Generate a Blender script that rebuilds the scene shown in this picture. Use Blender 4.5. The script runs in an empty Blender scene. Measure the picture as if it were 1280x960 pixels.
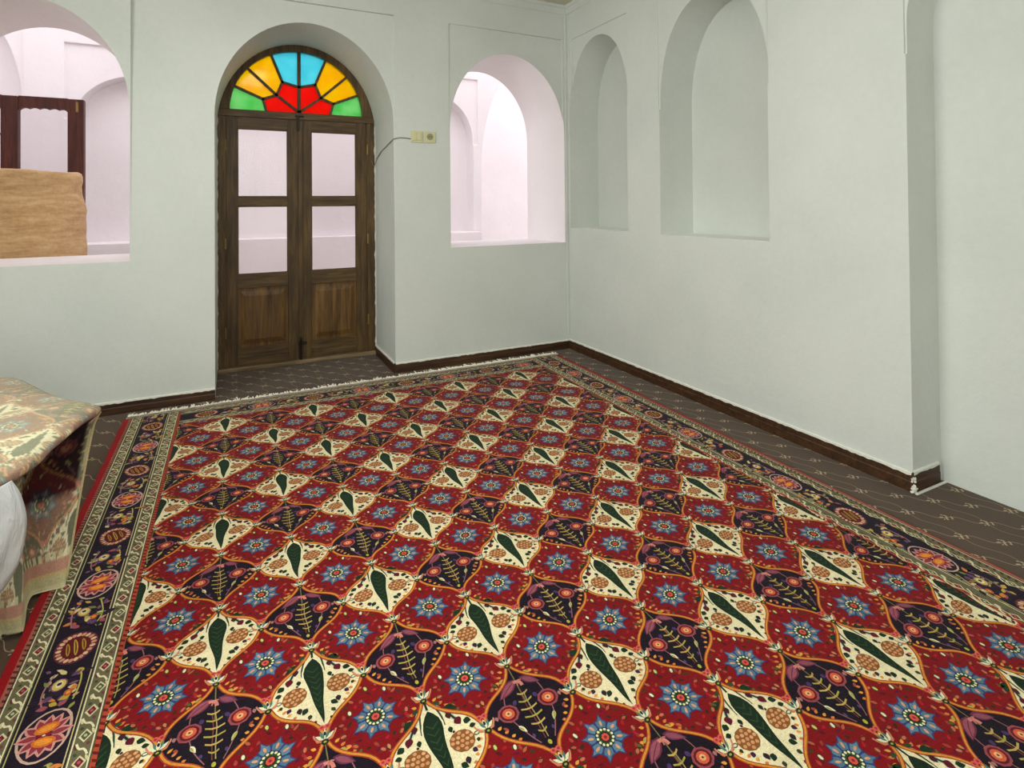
import bpy, bmesh, math, random
import numpy as np
from mathutils import Vector, Matrix
PI = math.pi
S = bpy.context.scene
COL = S.collection

# ---------------------------------------------------------------- camera, world, lights, exposure
CAM_LOC = (-2.8222, -4.4607, 1.35)
YAW, PITCH, ROLL = math.radians(26.619), math.radians(0.697), math.radians(-0.5205)
cam_data = bpy.data.cameras.new('camera')
cam = bpy.data.objects.new('camera', cam_data); COL.objects.link(cam)
fw = Vector((math.sin(YAW)*math.cos(PITCH), math.cos(YAW)*math.cos(PITCH), math.sin(PITCH)))
rt = Vector((math.cos(YAW), -math.sin(YAW), 0)); up = rt.cross(fw)
r2 = rt*math.cos(ROLL) + up*math.sin(ROLL); u2 = -rt*math.sin(ROLL) + up*math.cos(ROLL)
M = Matrix((r2, u2, -fw)).transposed().to_4x4(); M.translation = Vector(CAM_LOC)
cam.matrix_world = M
cam_data.sensor_width = 36; cam_data.lens = 699.24/1280*36
cam_data.shift_y = -0.18216; cam_data.clip_start = 0.05
S.camera = cam
S.view_settings.view_transform = 'Standard'; S.view_settings.look = 'None'
S.view_settings.gamma = 1; S.view_settings.use_curve_mapping = False
S.view_settings.exposure = 0.0

world = bpy.data.worlds.new('sky'); S.world = world; world.use_nodes = True
bg = world.node_tree.nodes['Background']
bg.inputs[0].default_value = (1.0, 0.972, 0.985, 1); bg.inputs[1].default_value = 2.1

def area_light(name, loc, aim, sx, sy, power, color):
    d = bpy.data.lights.new(name, 'AREA'); d.shape = 'RECTANGLE'; d.size = sx; d.size_y = sy
    d.energy = power; d.color = color
    o = bpy.data.objects.new(name, d); COL.objects.link(o); o.location = loc
    o.rotation_euler = (Vector(aim)-Vector(loc)).to_track_quat('-Z', 'Z').to_euler()
    return o
# daylight through the windows behind the camera
area_light('daylight_left_window', (-5.50, -2.95, 1.85), (0, -4.6, 1.4), 2.8, 1.9, 110, (0.93, 1.0, 0.935))
area_light('daylight_front_window', (-2.9, -6.42, 1.8), (-2.9, 0, 1.5), 3.2, 1.9, 46, (0.95, 1.0, 0.95))

area_light('ceiling_fill', (-2.9, -2.6, 3.12), (-2.9, -2.6, 0), 1.0, 1.0, 40, (1.0, 1.0, 0.97))  # unseen fill light added under the ceiling to brighten sills and floor
# ---------------------------------------------------------------- material helpers
def lin(c):
    return tuple(((v/255)/12.92 if v/255 <= .04045 else ((v/255+.055)/1.055)**2.4) for v in c)
def rgba(c): return (*lin(c), 1)
class G:
    """small helper around a node tree"""
    def __init__(s, name):
        s.m = bpy.data.materials.new(name); s.m.use_nodes = True
        s.nt = s.m.node_tree; s.b = s.nt.nodes['Principled BSDF']; s.out = s.nt.nodes['Material Output']
    def n(s, t, **kw):
        nd = s.nt.nodes.new(t)
        for k, v in kw.items(): setattr(nd, k, v)
        return nd
    def put(s, sock, v):
        if isinstance(v, bpy.types.NodeSocket): s.nt.links.new(v, sock)
        else: sock.default_value = v
    def math(s, op, a, b=0.0, c=0.0, clamp=False):
        nd = s.n('ShaderNodeMath', operation=op); nd.use_clamp = clamp
        s.put(nd.inputs[0], a); s.put(nd.inputs[1], b); s.put(nd.inputs[2], c)
        return nd.outputs[0]
    def mix(s, f, a, b, mode='MIX'):
        nd = s.n('ShaderNodeMix', data_type='RGBA', blend_type=mode)
        s.put(nd.inputs[0], f); s.put(nd.inputs[6], a); s.put(nd.inputs[7], b)
        return nd.outputs[2]
    def noise(s, vec, scale, detail=3.0, rough=.5, dist=0.0):
        nd = s.n('ShaderNodeTexNoise')
        if vec is not None: s.put(nd.inputs['Vector'], vec)
        nd.inputs['Scale'].default_value = scale; nd.inputs['Detail'].default_value = detail
        nd.inputs['Roughness'].default_value = rough; nd.inputs['Distortion'].default_value = dist
        return nd.outputs['Fac']
    def ramp(s, f, stops):
        nd = s.n('ShaderNodeValToRGB'); s.put(nd.inputs[0], f); e = nd.color_ramp.elements
        while len(e) < len(stops): e.new(.5)
        for el, (p, c) in zip(e, stops): el.position = p; el.color = c
        return nd.outputs[0]
    def obj(s): return s.n('ShaderNodeTexCoord').outputs['Object']
    def mapped(s, vec, scale=(1, 1, 1), rot=(0, 0, 0)):
        nd = s.n('ShaderNodeMapping'); s.put(nd.inputs[0], vec)
        nd.inputs['Scale'].default_value = scale; nd.inputs['Rotation'].default_value = rot
        return nd.outputs[0]
    def bump(s, h, strength=.3, dist=.01):
        nd = s.n('ShaderNodeBump'); s.put(nd.inputs['Height'], h)
        nd.inputs['Strength'].default_value = strength; nd.inputs['Distance'].default_value = dist
        s.nt.links.new(nd.outputs[0], s.b.inputs['Normal'])
    def col(s, v): s.put(s.b.inputs['Base Color'], v)
    def rough(s, v): s.put(s.b.inputs['Roughness'], v)

def mat_plaster(name, c1, c2):
    g = G(name); v = g.obj()
    n1 = g.noise(v, 1.3, 4); n2 = g.noise(v, 28, 5, .6)
    f = g.math('ADD', g.math('MULTIPLY', n1, .75), g.math('MULTIPLY', n2, .25))
    g.col(g.ramp(f, [(.35, rgba(c1)), (.65, rgba(c2))])); g.rough(.62)
    g.b.inputs['Specular IOR Level'].default_value = .3
    g.bump(g.math('ADD', g.noise(v, 5, 5, .55), g.math('MULTIPLY', g.noise(v, 60, 3), .08)), .35, .02)
    return g.m
def mat_plain(name, c, rough=.6, var=.12, scale=20, metal=0, bump=.1):
    g = G(name); v = g.obj(); n = g.noise(v, scale, 4)
    a = tuple(x*(1-var) for x in lin(c))+(1,); b = tuple(min(1, x*(1+var)) for x in lin(c))+(1,)
    g.col(g.ramp(n, [(.3, a), (.7, b)])); g.rough(rough); g.b.inputs['Metallic'].default_value = metal
    g.bump(n, bump, .003); return g.m
def mat_wood(name, dark, mid, light, rough=.5, horiz=False, sc=1.0):
    g = G(name); v = g.obj()
    m1 = g.mapped(v, (14*sc, 14*sc, 1.1*sc) if not horiz else (1.1*sc, 14*sc, 14*sc))
    n1 = g.noise(m1, 2.2, 6, .62, .6)
    n2 = g.noise(g.mapped(v, (90*sc, 90*sc, 5*sc) if not horiz else (5*sc, 90*sc, 90*sc)), 1.5, 3, .6)
    n3 = g.noise(v, 2.3, 2)
    f = g.math('ADD', g.math('ADD', g.math('MULTIPLY', n1, .6), g.math('MULTIPLY', n2, .22)), g.math('MULTIPLY', n3, .2))
    g.col(g.ramp(f, [(.36, rgba(dark)), (.5, rgba(mid)), (.66, rgba(light))])); g.rough(rough)
    g.b.inputs['Specular IOR Level'].default_value = .35
    g.bump(f, .25, .004); return g.m

PL = mat_plaster('white_plaster', (200, 205, 199), (211, 215, 209))
PL_SOFF = PL
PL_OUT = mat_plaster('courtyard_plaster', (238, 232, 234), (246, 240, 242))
CEIL = mat_plaster('ceiling_plaster', (196, 190, 168), (206, 200, 180))
STONE = mat_plaster('pale_stone', (205, 198, 190), (222, 216, 210))
WOOD = mat_wood('aged_door_wood', (44, 31, 14), (76, 56, 27), (110, 85, 45))
WOOD_H = mat_wood('aged_door_wood_rails', (48, 34, 17), (82, 61, 31), (116, 91, 52), horiz=True)
WOOD_P = mat_wood('door_panel_wood', (54, 37, 15), (92, 64, 27), (126, 93, 45), sc=.8)
WOOD_D = mat_wood('dark_red_wood', (38, 14, 8), (72, 30, 18), (98, 46, 28))
WOOD_B = mat_wood('baseboard_wood', (34, 20, 10), (62, 38, 20), (84, 56, 30), horiz=True)
EDGEW = mat_plain('white_paint_edge', (226, 226, 216), .6, .06, 60)
THRESH = mat_wood('worn_threshold_wood', (84, 66, 44), (118, 98, 70), (150, 130, 100), horiz=True)
METAL = mat_plain('dark_iron', (46, 40, 34), .5, .2, 60, .7)
BRASS = mat_plain('dull_brass', (150, 120, 60), .45, .2, 60, .6)
CREAM = mat_plain('cream_plastic', (206, 202, 160), .35, .04, 30, 0, .02)
CREAM_D = mat_plain('cream_plastic_dark', (150, 146, 112), .4, .04, 30, 0, .02)
WIRE = mat_plain('grey_wire', (118, 114, 100), .5, .05, 30)

def mat_glass(name, tint, spec=.06):
    g = G(name); nt = g.nt
    tr = g.n('ShaderNodeBsdfTransparent'); tr.inputs[0].default_value = (*tint, 1)
    gl = g.n('ShaderNodeBsdfGlossy'); gl.inputs['Roughness'].default_value = .03
    mx = g.n('ShaderNodeMixShader'); mx.inputs[0].default_value = spec
    nt.links.new(tr.outputs[0], mx.inputs[1]); nt.links.new(gl.outputs[0], mx.inputs[2])
    nt.links.new(mx.outputs[0], g.out.inputs['Surface']); return g.m
def mat_cglass(name, tint, tint2):
    g = G(name); nt = g.nt
    c = g.ramp(g.noise(g.obj(), 7, 3), [(.35, (*tint, 1)), (.65, (*tint2, 1))])
    tr = g.n('ShaderNodeBsdfTransparent'); nt.links.new(c, tr.inputs[0])
    tl = g.n('ShaderNodeBsdfTranslucent'); nt.links.new(c, tl.inputs[0])
    mx0 = g.n('ShaderNodeMixShader'); mx0.inputs[0].default_value = .3
    nt.links.new(tr.outputs[0], mx0.inputs[1]); nt.links.new(tl.outputs[0], mx0.inputs[2])
    gl = g.n('ShaderNodeBsdfGlossy'); gl.inputs['Roughness'].default_value = .08
    mx = g.n('ShaderNodeMixShader'); mx.inputs[0].default_value = .012
    nt.links.new(mx0.outputs[0], mx.inputs[1]); nt.links.new(gl.outputs[0], mx.inputs[2])
    nt.links.new(mx.outputs[0], g.out.inputs['Surface']); return g.m
GLASS = mat_glass('clear_glass', (.96, .95, .955), .01)
GC = {'cyan': mat_cglass('cyan_glass', (.22, .80, .90), (.32, .90, .96)),
      'yellow': mat_cglass('amber_glass', (1.0, .70, .005), (1.0, .84, .02)),
      'red': mat_cglass('red_glass', (.95, .045, .015), (1.0, .08, .03)),
      'green': mat_cglass('green_glass', (.26, .80, .30), (.46, .92, .46))}

# ---------------------------------------------------------------- mesh helpers
def link(name, me, mat=None, parent=None):
    o = bpy.data.objects.new(name, me); COL.objects.link(o)
    if mat is not None:
        for m in (mat if isinstance(mat, (list, tuple)) else [mat]): me.materials.append(m)
    if parent: o.parent = parent
    return o
def from_bm(name, bm, mat=None, parent=None, smooth=False):
    bmesh.ops.recalc_face_normals(bm, faces=bm.faces)
    me = bpy.data.meshes.new(name); bm.to_mesh(me); bm.free()
    if smooth:
        for p in me.polygons: p.use_smooth = True
    return link(name, me, mat, parent)
def structure(o): o['kind'] = 'structure'; return o
def tag(o, label, cat, group=None):
    o['label'] = label; o['category'] = cat
    if group: o['group'] = group
    return o
def empty(name, loc=(0, 0, 0)):
    o = bpy.data.objects.new(name, None); COL.objects.link(o); o.location = loc; o.empty_display_size = .1; return o
def add_box(bm, x0, x1, y0, y1, z0, z1, bev=0.0):
    r = bmesh.ops.create_cube(bm, size=1)
    for v in r['verts']:
        v.co = Vector(((x0+x1)/2+v.co.x*(x1-x0), (y0+y1)/2+v.co.y*(y1-y0), (z0+z1)/2+v.co.z*(z1-z0)))
    if bev:
        es = list({e for v in r['verts'] for e in v.link_edges})
        bmesh.ops.bevel(bm, geom=es, offset=bev, segments=2, affect='EDGES', profile=.5)
def prism(bm, prof, axis, d0, d1):
    """prof: 2D points; axis 'y': (x,z) profile; axis 'x': (y,z) profile; axis 'z': (x,y)"""
    def P(a, b, d): return {'y': (a, d, b), 'x': (d, a, b), 'z': (a, b, d)}[axis]
    v0 = [bm.verts.new(P(a, b, d0)) for a, b in prof]; v1 = [bm.verts.new(P(a, b, d1)) for a, b in prof]
    bm.faces.new(v0); bm.faces.new(v1[::-1]); n = len(prof)
    for i in range(n): bm.faces.new((v0[i], v0[(i+1) % n], v1[(i+1) % n], v1[i]))
def tube(bm, pts, r, seg=8):
    pts = [Vector(p) for p in pts]; rings = []
    for i, p in enumerate(pts):
        t = (pts[min(i+1, len(pts)-1)]-pts[max(i-1, 0)]).normalized()
        a = t.orthogonal().normalized() if i == 0 else (rings[-1][1]-t*rings[-1][1].dot(t)).normalized()
        b = t.cross(a)
        rings.append(([bm.verts.new(p+(a*math.cos(2*PI*k/seg)+b*math.sin(2*PI*k/seg))*r) for k in range(seg)], a))
    for (A, _), (B, _) in zip(rings, rings[1:]):
        for k in range(seg): bm.faces.new((A[k], A[(k+1) % seg], B[(k+1) % seg], B[k]))
    bm.faces.new(rings[0][0][::-1]); bm.faces.new(rings[-1][0])
def arch(c, a, z0, s, r, n=2.0, seg=40):
    """closed arch profile: centre c, half width a, floor z0, springing s, rise r, superellipse exponent n"""
    pts = [(c-a, z0), (c+a, z0)]
    for k in range(seg+1):
        t = PI*k/seg; cx, sy = math.cos(t), math.sin(t)
        pts.append((c+a*math.copysign(abs(cx)**(2/n), cx), s+r*abs(sy)**(2/n)))
    return pts
def rect(a0, a1, b0, b1): return [(a0, b0), (a1, b0), (a1, b1), (a0, b1)]

def wedge(bm, P):
    """tapering shallow recess in the back wall: x0, x1, z0, z1, depth at top left, depth at top right"""
    x0, x1, z0, z1, dl, dr = P
    v = [bm.verts.new(p) for p in ((x0, -.1, z0), (x1, -.1, z0), (x1, -.1, z1), (x0, -.1, z1), (x0, -.0005, z0), (x1, -.0005, z0), (x1, dr, z1), (x0, dl, z1))]
    for f in ((0, 1, 2, 3), (0, 4, 5, 1), (1, 5, 6, 2), (2, 6, 7, 3), (3, 7, 4, 0), (4, 6, 5), (4, 7, 6)): bm.faces.new([v[i] for i in f])
def cut(o, cutters):
    """subtract prisms from a wall"""
    tmp = []
    for c_ in cutters:
        bm = bmesh.new()
        if len(c_) == 4: prism(bm, *c_)
        else: wedge(bm, c_[0])
        c = from_bm('cutter', bm); tmp.append(c)
        md = o.modifiers.new('b', 'BOOLEAN'); md.operation = 'DIFFERENCE'; md.solver = 'EXACT'; md.object = c
    bpy.context.view_layer.update()
    dg = bpy.context.evaluated_depsgraph_get()
    me = bpy.data.meshes.new_from_object(o.evaluated_get(dg))
    o.modifiers.clear(); old = o.data; o.data = me; bpy.data.meshes.remove(old)
    for c in tmp:
        d = c.data; bpy.data.objects.remove(c); bpy.data.meshes.remove(d)
    bm = bmesh.new(); bm.from_mesh(me)
    bmesh.ops.remove_doubles(bm, verts=bm.verts, dist=.0004)
    bmesh.ops.dissolve_degenerate(bm, edges=bm.edges, dist=.0003)
    bm.to_mesh(me); bm.free()
    md = o.modifiers.new('soft_edges', 'BEVEL'); md.width = .007; md.segments = 2; md.limit_method = 'ANGLE'; md.angle_limit = math.radians(50)
    return o
def box_obj(name, x0, x1, y0, y1, z0, z1, mat, parent=None, bev=0.0):
    bm = bmesh.new(); add_box(bm, x0, x1, y0, y1, z0, z1, bev); return from_bm(name, bm, mat, parent)

# ---------------------------------------------------------------- room shell
T = .74; CH = 3.21
wb = structure(box_obj('wall_back', -7.2, 3.4, 0, T, -.05, 4.0, [PL]))
DOORP = arch(-2.288, .641, -.2, 2.0, .745, 2.0)
REC = .012
cut(wb, [
    (arch(-3.995, .567, .995, 2.0, .685, 2.0), 'y', -.1, T+.1),
    (arch(-.600, .567, .990, 2.0, .692, 2.0), 'y', -.1, T+.1),
    (DOORP, 'y', -.1, T+.1),
    ([(-.1, 1.05), (-.0005, 1.05), (.012, 2.15), (.030, 2.893), (-.1, 2.893)], 'x', -3.4215, -1.641),
    ((-1.1735, -.045, 1.60, 2.892, .010, .028),),
])
# courtyard side of the wall in the paler plaster
wb.data.materials.append(PL_OUT)
for p in wb.data.polygons:
    if p.normal.y > .9 and p.center.y > T-.01: p.material_index = 1
    # window reveals and sills reuse it to paint in light from the courtyard
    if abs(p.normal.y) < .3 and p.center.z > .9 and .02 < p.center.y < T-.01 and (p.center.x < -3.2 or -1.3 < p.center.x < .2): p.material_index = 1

wr = structure(box_obj('wall_right', 0, .62, -6.6, 0, -.05, CH+.05, PL))
cut(wr, [
    (arch(-.464, .424, 1.125, 2.15, .66, 2.1), 'x', -.1, .323),
    (arch(-1.732, .466, 1.118, 2.05, .72, 2.25), 'x', -.1, .323),
    (arch(-3.60, .645, -.2, 2.2, .50, 2.0), 'x', -.1, .235),
    (rect(-.895, -.075, 2.14, 2.874), 'x', -.1, REC),
    (rect(-2.206, -1.259, 2.04, 2.874), 'x', -.1, REC),
    (rect(-4.25, -2.948, 2.04, 2.874), 'x', -.1, REC),
])
SILL = mat_plain('lit_sill_plaster', (238, 240, 232), .5, .03, 20)  # niche sills coloured lighter to stand in for light falling on them
wr.data.materials.append(SILL)
for p in wr.data.polygons:
    if p.normal.z > .9 and 1.0 < p.center.z < 1.3: p.material_index = 1
wl = structure(box_obj('wall_left', -6.2, -5.6, -6.6, 0, -.05, CH+.05, PL))
cut(wl, [(rect(-4.4, -1.5, .85, 2.85), 'x', -6.4, -5.4)])
wf = structure(box_obj('wall_front', -6.2, .62, -7.2, -6.6, -.05, CH+.05, PL))
cut(wf, [(rect(-4.5, -1.3, .85, 2.75), 'y', -7.4, -6.4)])
structure(box_obj('ceiling', -6.2, .62, -7.2, 0, CH, CH+.2, CEIL))
# small cornice where walls meet ceiling
bm = bmesh.new()
prof = [(0, CH-.085), (-.006, CH-.083), (-.010, CH-.03), (-.022, CH-.022), (-.026, CH), (0, CH)]
prism(bm, prof, 'x', -5.6, 0); structure(from_bm('trim_1', bm, PL))
bm = bmesh.new(); prism(bm, [(x, z) for x, z in prof], 'y', -6.6, 0); structure(from_bm('trim_2', bm, PL))
# corner bead strip running up the corner
structure(box_obj('trim_3', -.026, 0, -.012, 0, .08, CH-.08, PL, bev=.004))

# windows behind the camera: plain wooden frames with glass
def far_window(name, axis, a0, a1, z0, z1, d):
    root = structure(empty(name))
    bm = bmesh.new()
    def bx(p0, p1, q0, q1):
        if axis == 'y': add_box(bm, p0, p1, d-.03, d+.03, q0, q1)
        else: add_box(bm, d-.03, d+.03, p0, p1, q0, q1)
    bx(a0, a1, z0, z0+.07); bx(a0, a1, z1-.07, z1)
    for k in range(4):
        c = a0+.035+(a1-a0-.07)*k/3; bx(c-.035, c+.035, z0+.07, z1-.07)
    from_bm('window_frame', bm, WOOD_D, root)
    bm = bmesh.new()
    if axis == 'y': add_box(bm, a0+.03, a1-.03, d-.003, d+.003, z0+.03, z1-.03)
    else: add_box(bm, d-.003, d+.003, a0+.03, a1-.03, z0+.03, z1-.03)
    from_bm('window_glass', bm, GLASS, root)
far_window('window_1', 'x', -4.4, -1.5, .85, 2.85, -5.95)
far_window('window_2', 'y', -4.5, -1.3, .85, 2.75, -6.95)

# ---------------------------------------------------------------- floor with brown patterned carpet
def mat_carpet():
    g = G('brown_floor_carpet'); v = g.obj()
    wob = g.n('ShaderNodeTexNoise'); wob.inputs['Scale'].default_value = 9; g.put(wob.inputs['Vector'], v)
    sep = g.n('ShaderNodeSeparateXYZ'); g.put(sep.inputs[0], v)
    x, y = g.math('ADD', sep.outputs[0], .005+.1*20), g.math('ADD', sep.outputs[1], 3.04+.1*20)
    a = g.math('DIVIDE', g.math('ADD', x, y), .2); b = g.math('DIVIDE', g.math('SUBTRACT', x, y), .2)
    def cf(t):   # centred fraction -.5...5
        return g.math('SUBTRACT', g.math('FRACT', g.math('ADD', t, 100.5)), .5)
    fa, fb = cf(a), cf(b)
    lx = g.math('MULTIPLY', g.math('ADD', fa, fb), .1); ly = g.math('MULTIPLY', g.math('SUBTRACT', fa, fb), .1)
    def blob(cx, cy, rx, ry, rot=0.0):
        dx, dy = g.math('SUBTRACT', lx, cx), g.math('SUBTRACT', ly, cy)
        c, s = math.cos(rot), math.sin(rot)
        ex = g.math('DIVIDE', g.math('ADD', g.math('MULTIPLY', dx, c), g.math('MULTIPLY', dy, s)), rx)
        ey = g.math('DIVIDE', g.math('SUBTRACT', g.math('MULTIPLY', dy, c), g.math('MULTIPLY', dx, s)), ry)
        d = g.math('SQRT', g.math('ADD', g.math('MULTIPLY', ex, ex), g.math('MULTIPLY', ey, ey)))
        return d
    def fill(d): return g.math('MULTIPLY', g.math('SUBTRACT', 1.15, d), 4, clamp=True)
    def ring(d, w=.22): return g.math('MULTIPLY', g.math('SUBTRACT', w, g.math('ABSOLUTE', g.math('SUBTRACT', d, 1.0))), 8, clamp=True)
    m = fill(blob(0, 0, .006, .0045, .5))
    for d in (fill(blob(-.017, .012, .0085, .0032, -.5)), fill(blob(.019, -.010, .0085, .0032, .9)), fill(blob(.009, .010, .0035, .0075, .3)),
              fill(blob(-.010, -.008, .0035, .0080, -.5)), fill(blob(.002, .021, .0028, .0045, .9)), fill(blob(-.022, -.004, .0040, .0026, .2)), fill(blob(.010, -.018, .0030, .0045, .4))):
        m = g.math('MAXIMUM', m, d)
    # wavy stems
    wv = g.math('MULTIPLY', g.math('SINE', g.math('MULTIPLY', b, 2*PI)), .09)
    l1 = g.math('MULTIPLY', g.math('SUBTRACT', .016, g.math('ABSOLUTE', g.math('SUBTRACT', fa, wv))), 90, clamp=True)
    wx = g.math('MULTIPLY', g.math('SINE', g.math('MULTIPLY', y, 2*PI/.2)), .016)
    fx = g.math('MULTIPLY', cf(g.math('DIVIDE', g.math('SUBTRACT', x, wx), .2)), .2)
    l2 = g.math('MULTIPLY', g.math('SUBTRACT', .0016, g.math('ABSOLUTE', fx)), 900, clamp=True)
    ln = g.math('MULTIPLY', g.math('MAXIMUM', l1, l2), .55)
    f = g.math('MAXIMUM', g.math('MULTIPLY', m, .85), ln)
    nz = g.noise(v, 350, 2); nb = g.noise(v, 2.5, 3)
    base = g.mix(nb, rgba((72, 54, 38)), rgba((92, 73, 52)))
    base = g.mix(g.math('MULTIPLY', nz, .5), base, rgba((52, 36, 28)))
    g.col(g.mix(f, base, rgba((196, 174, 140))))
    g.rough(.95); g.b.inputs['Sheen Weight'].default_value = .15; g.b.inputs['Specular IOR Level'].default_value = .1
    g.bump(g.math('ADD', nz, g.math('MULTIPLY', f, .5)), .4, .003); return g.m
structure(box_obj('floor', -7.0, 1.0, -7.2, T+.04, -.06, 0, mat_carpet()))

# baseboards with a ragged white painted edge on top
rng = random.Random(4)
def baseboard(name, axis, d0, d1, fixed, outward, h=.074, edge=True):
    """axis 'x' runs along x at y=fixed; outward = sign of the room side"""
    t = .013*outward
    root = bmesh.new()
    prof = [(fixed, 0), (fixed+t, 0), (fixed+t, h*.55), (fixed+t*.8, h*.62), (fixed+t*.8, h*.93), (fixed+t*.5, h), (fixed, h)]
    if axis == 'x':
        prism(root, prof, 'x', d0, d1)
    else:
        prism(root, prof, 'y', d0, d1)
    o = structure(from_bm(name, root, WOOD_B))
    if edge:
        bm = bmesh.new(); n = max(2, int(abs(d1-d0)/.02)); prev = None
        for i in range(n+1):
            d = d0+(d1-d0)*i/n; lo = h-.001-rng.random()*.006*(1 if rng.random() < .5 else .3); hi = h+.009+rng.random()*.002
            tt = t*.86
            pts = [(fixed+tt, lo), (fixed+tt, hi-.003), (fixed+tt*.4, hi), (fixed, hi)]
            vs = [bm.verts.new((d, p[0], p[1]) if axis == 'x' else (p[0], d, p[1])) for p in pts]
            if prev:
                for k in range(3): bm.faces.new((prev[k], prev[k+1], vs[k+1], vs[k]))
            prev = vs
        e = from_bm('painted_edge', bm, EDGEW, o)
    return o
baseboard('baseboard_back', 'x', -5.6, -2.929, 0, -1)
baseboard('baseboard_corner', 'x', -1.647, 0, 0, -1)
baseboard('baseboard_reveal', 'y', 0, T-.07, -1.647, -1)
baseboard('baseboard_right', 'y', -2.955, 0, 0, -1, .080)
# short return on the pier, with chipped plaster lumps at the corner
bb = baseboard('baseboard_pier', 'x', -.013, .205, -2.955, -1, .088)
bm = bmesh.new()
for k in range(26):
    r = rng.uniform(.003, .009)
    p = Vector((-.015+rng.uniform(-.012, .010), -2.967+rng.uniform(-.010, .010), rng.uniform(.004, .09)**1.0))
    if k > 14: p.z = rng.uniform(.003, .028); p.x += rng.uniform(-.03, .02)
    q = bmesh.ops.create_icosphere(bm, subdivisions=1, radius=r, matrix=Matrix.Translation(p))
    for v in q['verts']: v.co += Vector((rng.uniform(-1, 1), rng.uniform(-1, 1), rng.uniform(-1, 1)))*r*.35
from_bm('chipped_plaster', bm, EDGEW, bb)
bm = bmesh.new(); add_box(bm, -.02, .235, -2.984, -2.972, 0, .007, .002); from_bm('painted_edge', bm, EDGEW, bb)

# ---------------------------------------------------------------- courtyard behind the wall
FY = 2.9
wc = structure(box_obj('wall_courtyard', -7.2, 3.4, FY, FY+.5, -.05, 4.0, PL_OUT))
cut(wc, [
    (arch(-5.35, .60, .97, 2.42, 1.07), 'y', FY-.1, FY+.25),
    (arch(-3.70, .60, .97, 2.333, .476), 'y', FY-.1, FY+.25),
    (arch(-.24, .50, .97, 2.25, .60), 'y', FY-.1, FY+.25),
    (arch(1.18, .80, -.1, 1.8, 1.65), 'y', FY-.1, FY+.6),
    (rect(-4.398, -3.02, 2.3, 3.105), 'y', FY-.1, FY+.03),
    (rect(-6.1, -4.735, 2.3, 3.6), 'y', FY-.1, FY+.03),
    (rect(-.80, .333, 2.2, 3.135), 'y', FY-.1, FY+.03),
])
structure(box_obj('trim_4', -7.2, .33, FY-.13, FY, 0, .972, PL_OUT, bev=.01))
structure(box_obj('floor_courtyard', -7.6, 3.8, T+.04, 6.6, -.06, -.005, STONE))
structure(box_obj('wall_garden', -2.5, 6, 4.9, 5.2, -.05, 4.6, PL_OUT))
structure(box_obj('wall_courtyard_left', -7.6, -7.2, T, FY+.5, -.05, 4.0, PL_OUT))
structure(box_obj('wall_courtyard_right', 3.4, 3.8, T, FY+.5, -.05, 4.0, PL_OUT))
# ---------------------------------------------------------------- double door with stained-glass fanlight
DY = .69
door = structure(empty('door_1', (-2.29, DY, 0)))
def dpart(name, bm, mat, parent=None, smooth=False):
    p = parent or door
    o = from_bm(name, bm, mat, p, smooth)
    off = Vector((-2.29, DY, 0)) if p is door or p.parent is door else Vector((0, 0, 0))
    o.data.transform(Matrix.Translation(-Vector((-2.29, DY, 0))))
    return o
HX, HZ = -2.297, 2.153
def ring_prism(outer, inner, y0, y1):
    bm = bmesh.new(); n = len(outer)
    O = [[bm.verts.new((x, y, z)) for x, z in outer] for y in (y0, y1)]
    I = [[bm.verts.new((x, y, z)) for x, z in inner] for y in (y0, y1)]
    for i in range(n-1):
        bm.faces.new((O[0][i], O[0][i+1], I[0][i+1], I[0][i])); bm.faces.new((O[1][i], I[1][i], I[1][i+1], O[1][i+1]))
        bm.faces.new((O[0][i], O[1][i], O[1][i+1], O[0][i+1])); bm.faces.new((I[0][i], I[0][i+1], I[1][i+1], I[1][i]))
    for k in (0, n-1): bm.faces.new((O[0][k], I[0][k], I[1][k], O[1][k]))
    return bm
# arched head + jambs
N = 40; outer = []; inner = []
for k in range(N+1):
    t = PI*k/N; c, s = math.cos(t), math.sin(t)
    outer.append((-2.288+.645*c, 2.0+.75*s if s > .02 else 2.0)); inner.append((HX+.538*c, HZ+.534*s))
inner[0] = (HX+.538, HZ-.02); inner[-1] = (HX-.538, HZ-.02)
outer = [(-2.288+.645, HZ-.06)]+[p for p in outer if p[1] > HZ-.06]+[(-2.288-.645, HZ-.06)]
m_ = len(outer); inner = [(HX+.538*math.cos(PI*k/(m_-1)), HZ+.534*math.sin(PI*k/(m_-1))) for k in range(m_)]
dpart('arched_frame', ring_prism(outer, inner, DY-.012, DY+.05), WOOD)
bm = bmesh.new(); add_box(bm, -2.93, -2.8625, DY-.012, DY+.05, .0, HZ-.055, .004); dpart('jamb', bm, WOOD)
bm = bmesh.new(); add_box(bm, -1.7215, -1.650, DY-.012, DY+.05, .0, HZ-.055, .004); dpart('jamb', bm, WOOD)
bm = bmesh.new(); add_box(bm, -2.93, -1.650, DY-.018, DY+.05, 2.098, HZ+.004, .004); dpart('transom', bm, WOOD_H)
bm = bmesh.new(); add_box(bm, -2.93, -1.650, DY-.05, DY+.05, 0, .034, .006); dpart('threshold', bm, THRESH)
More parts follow.
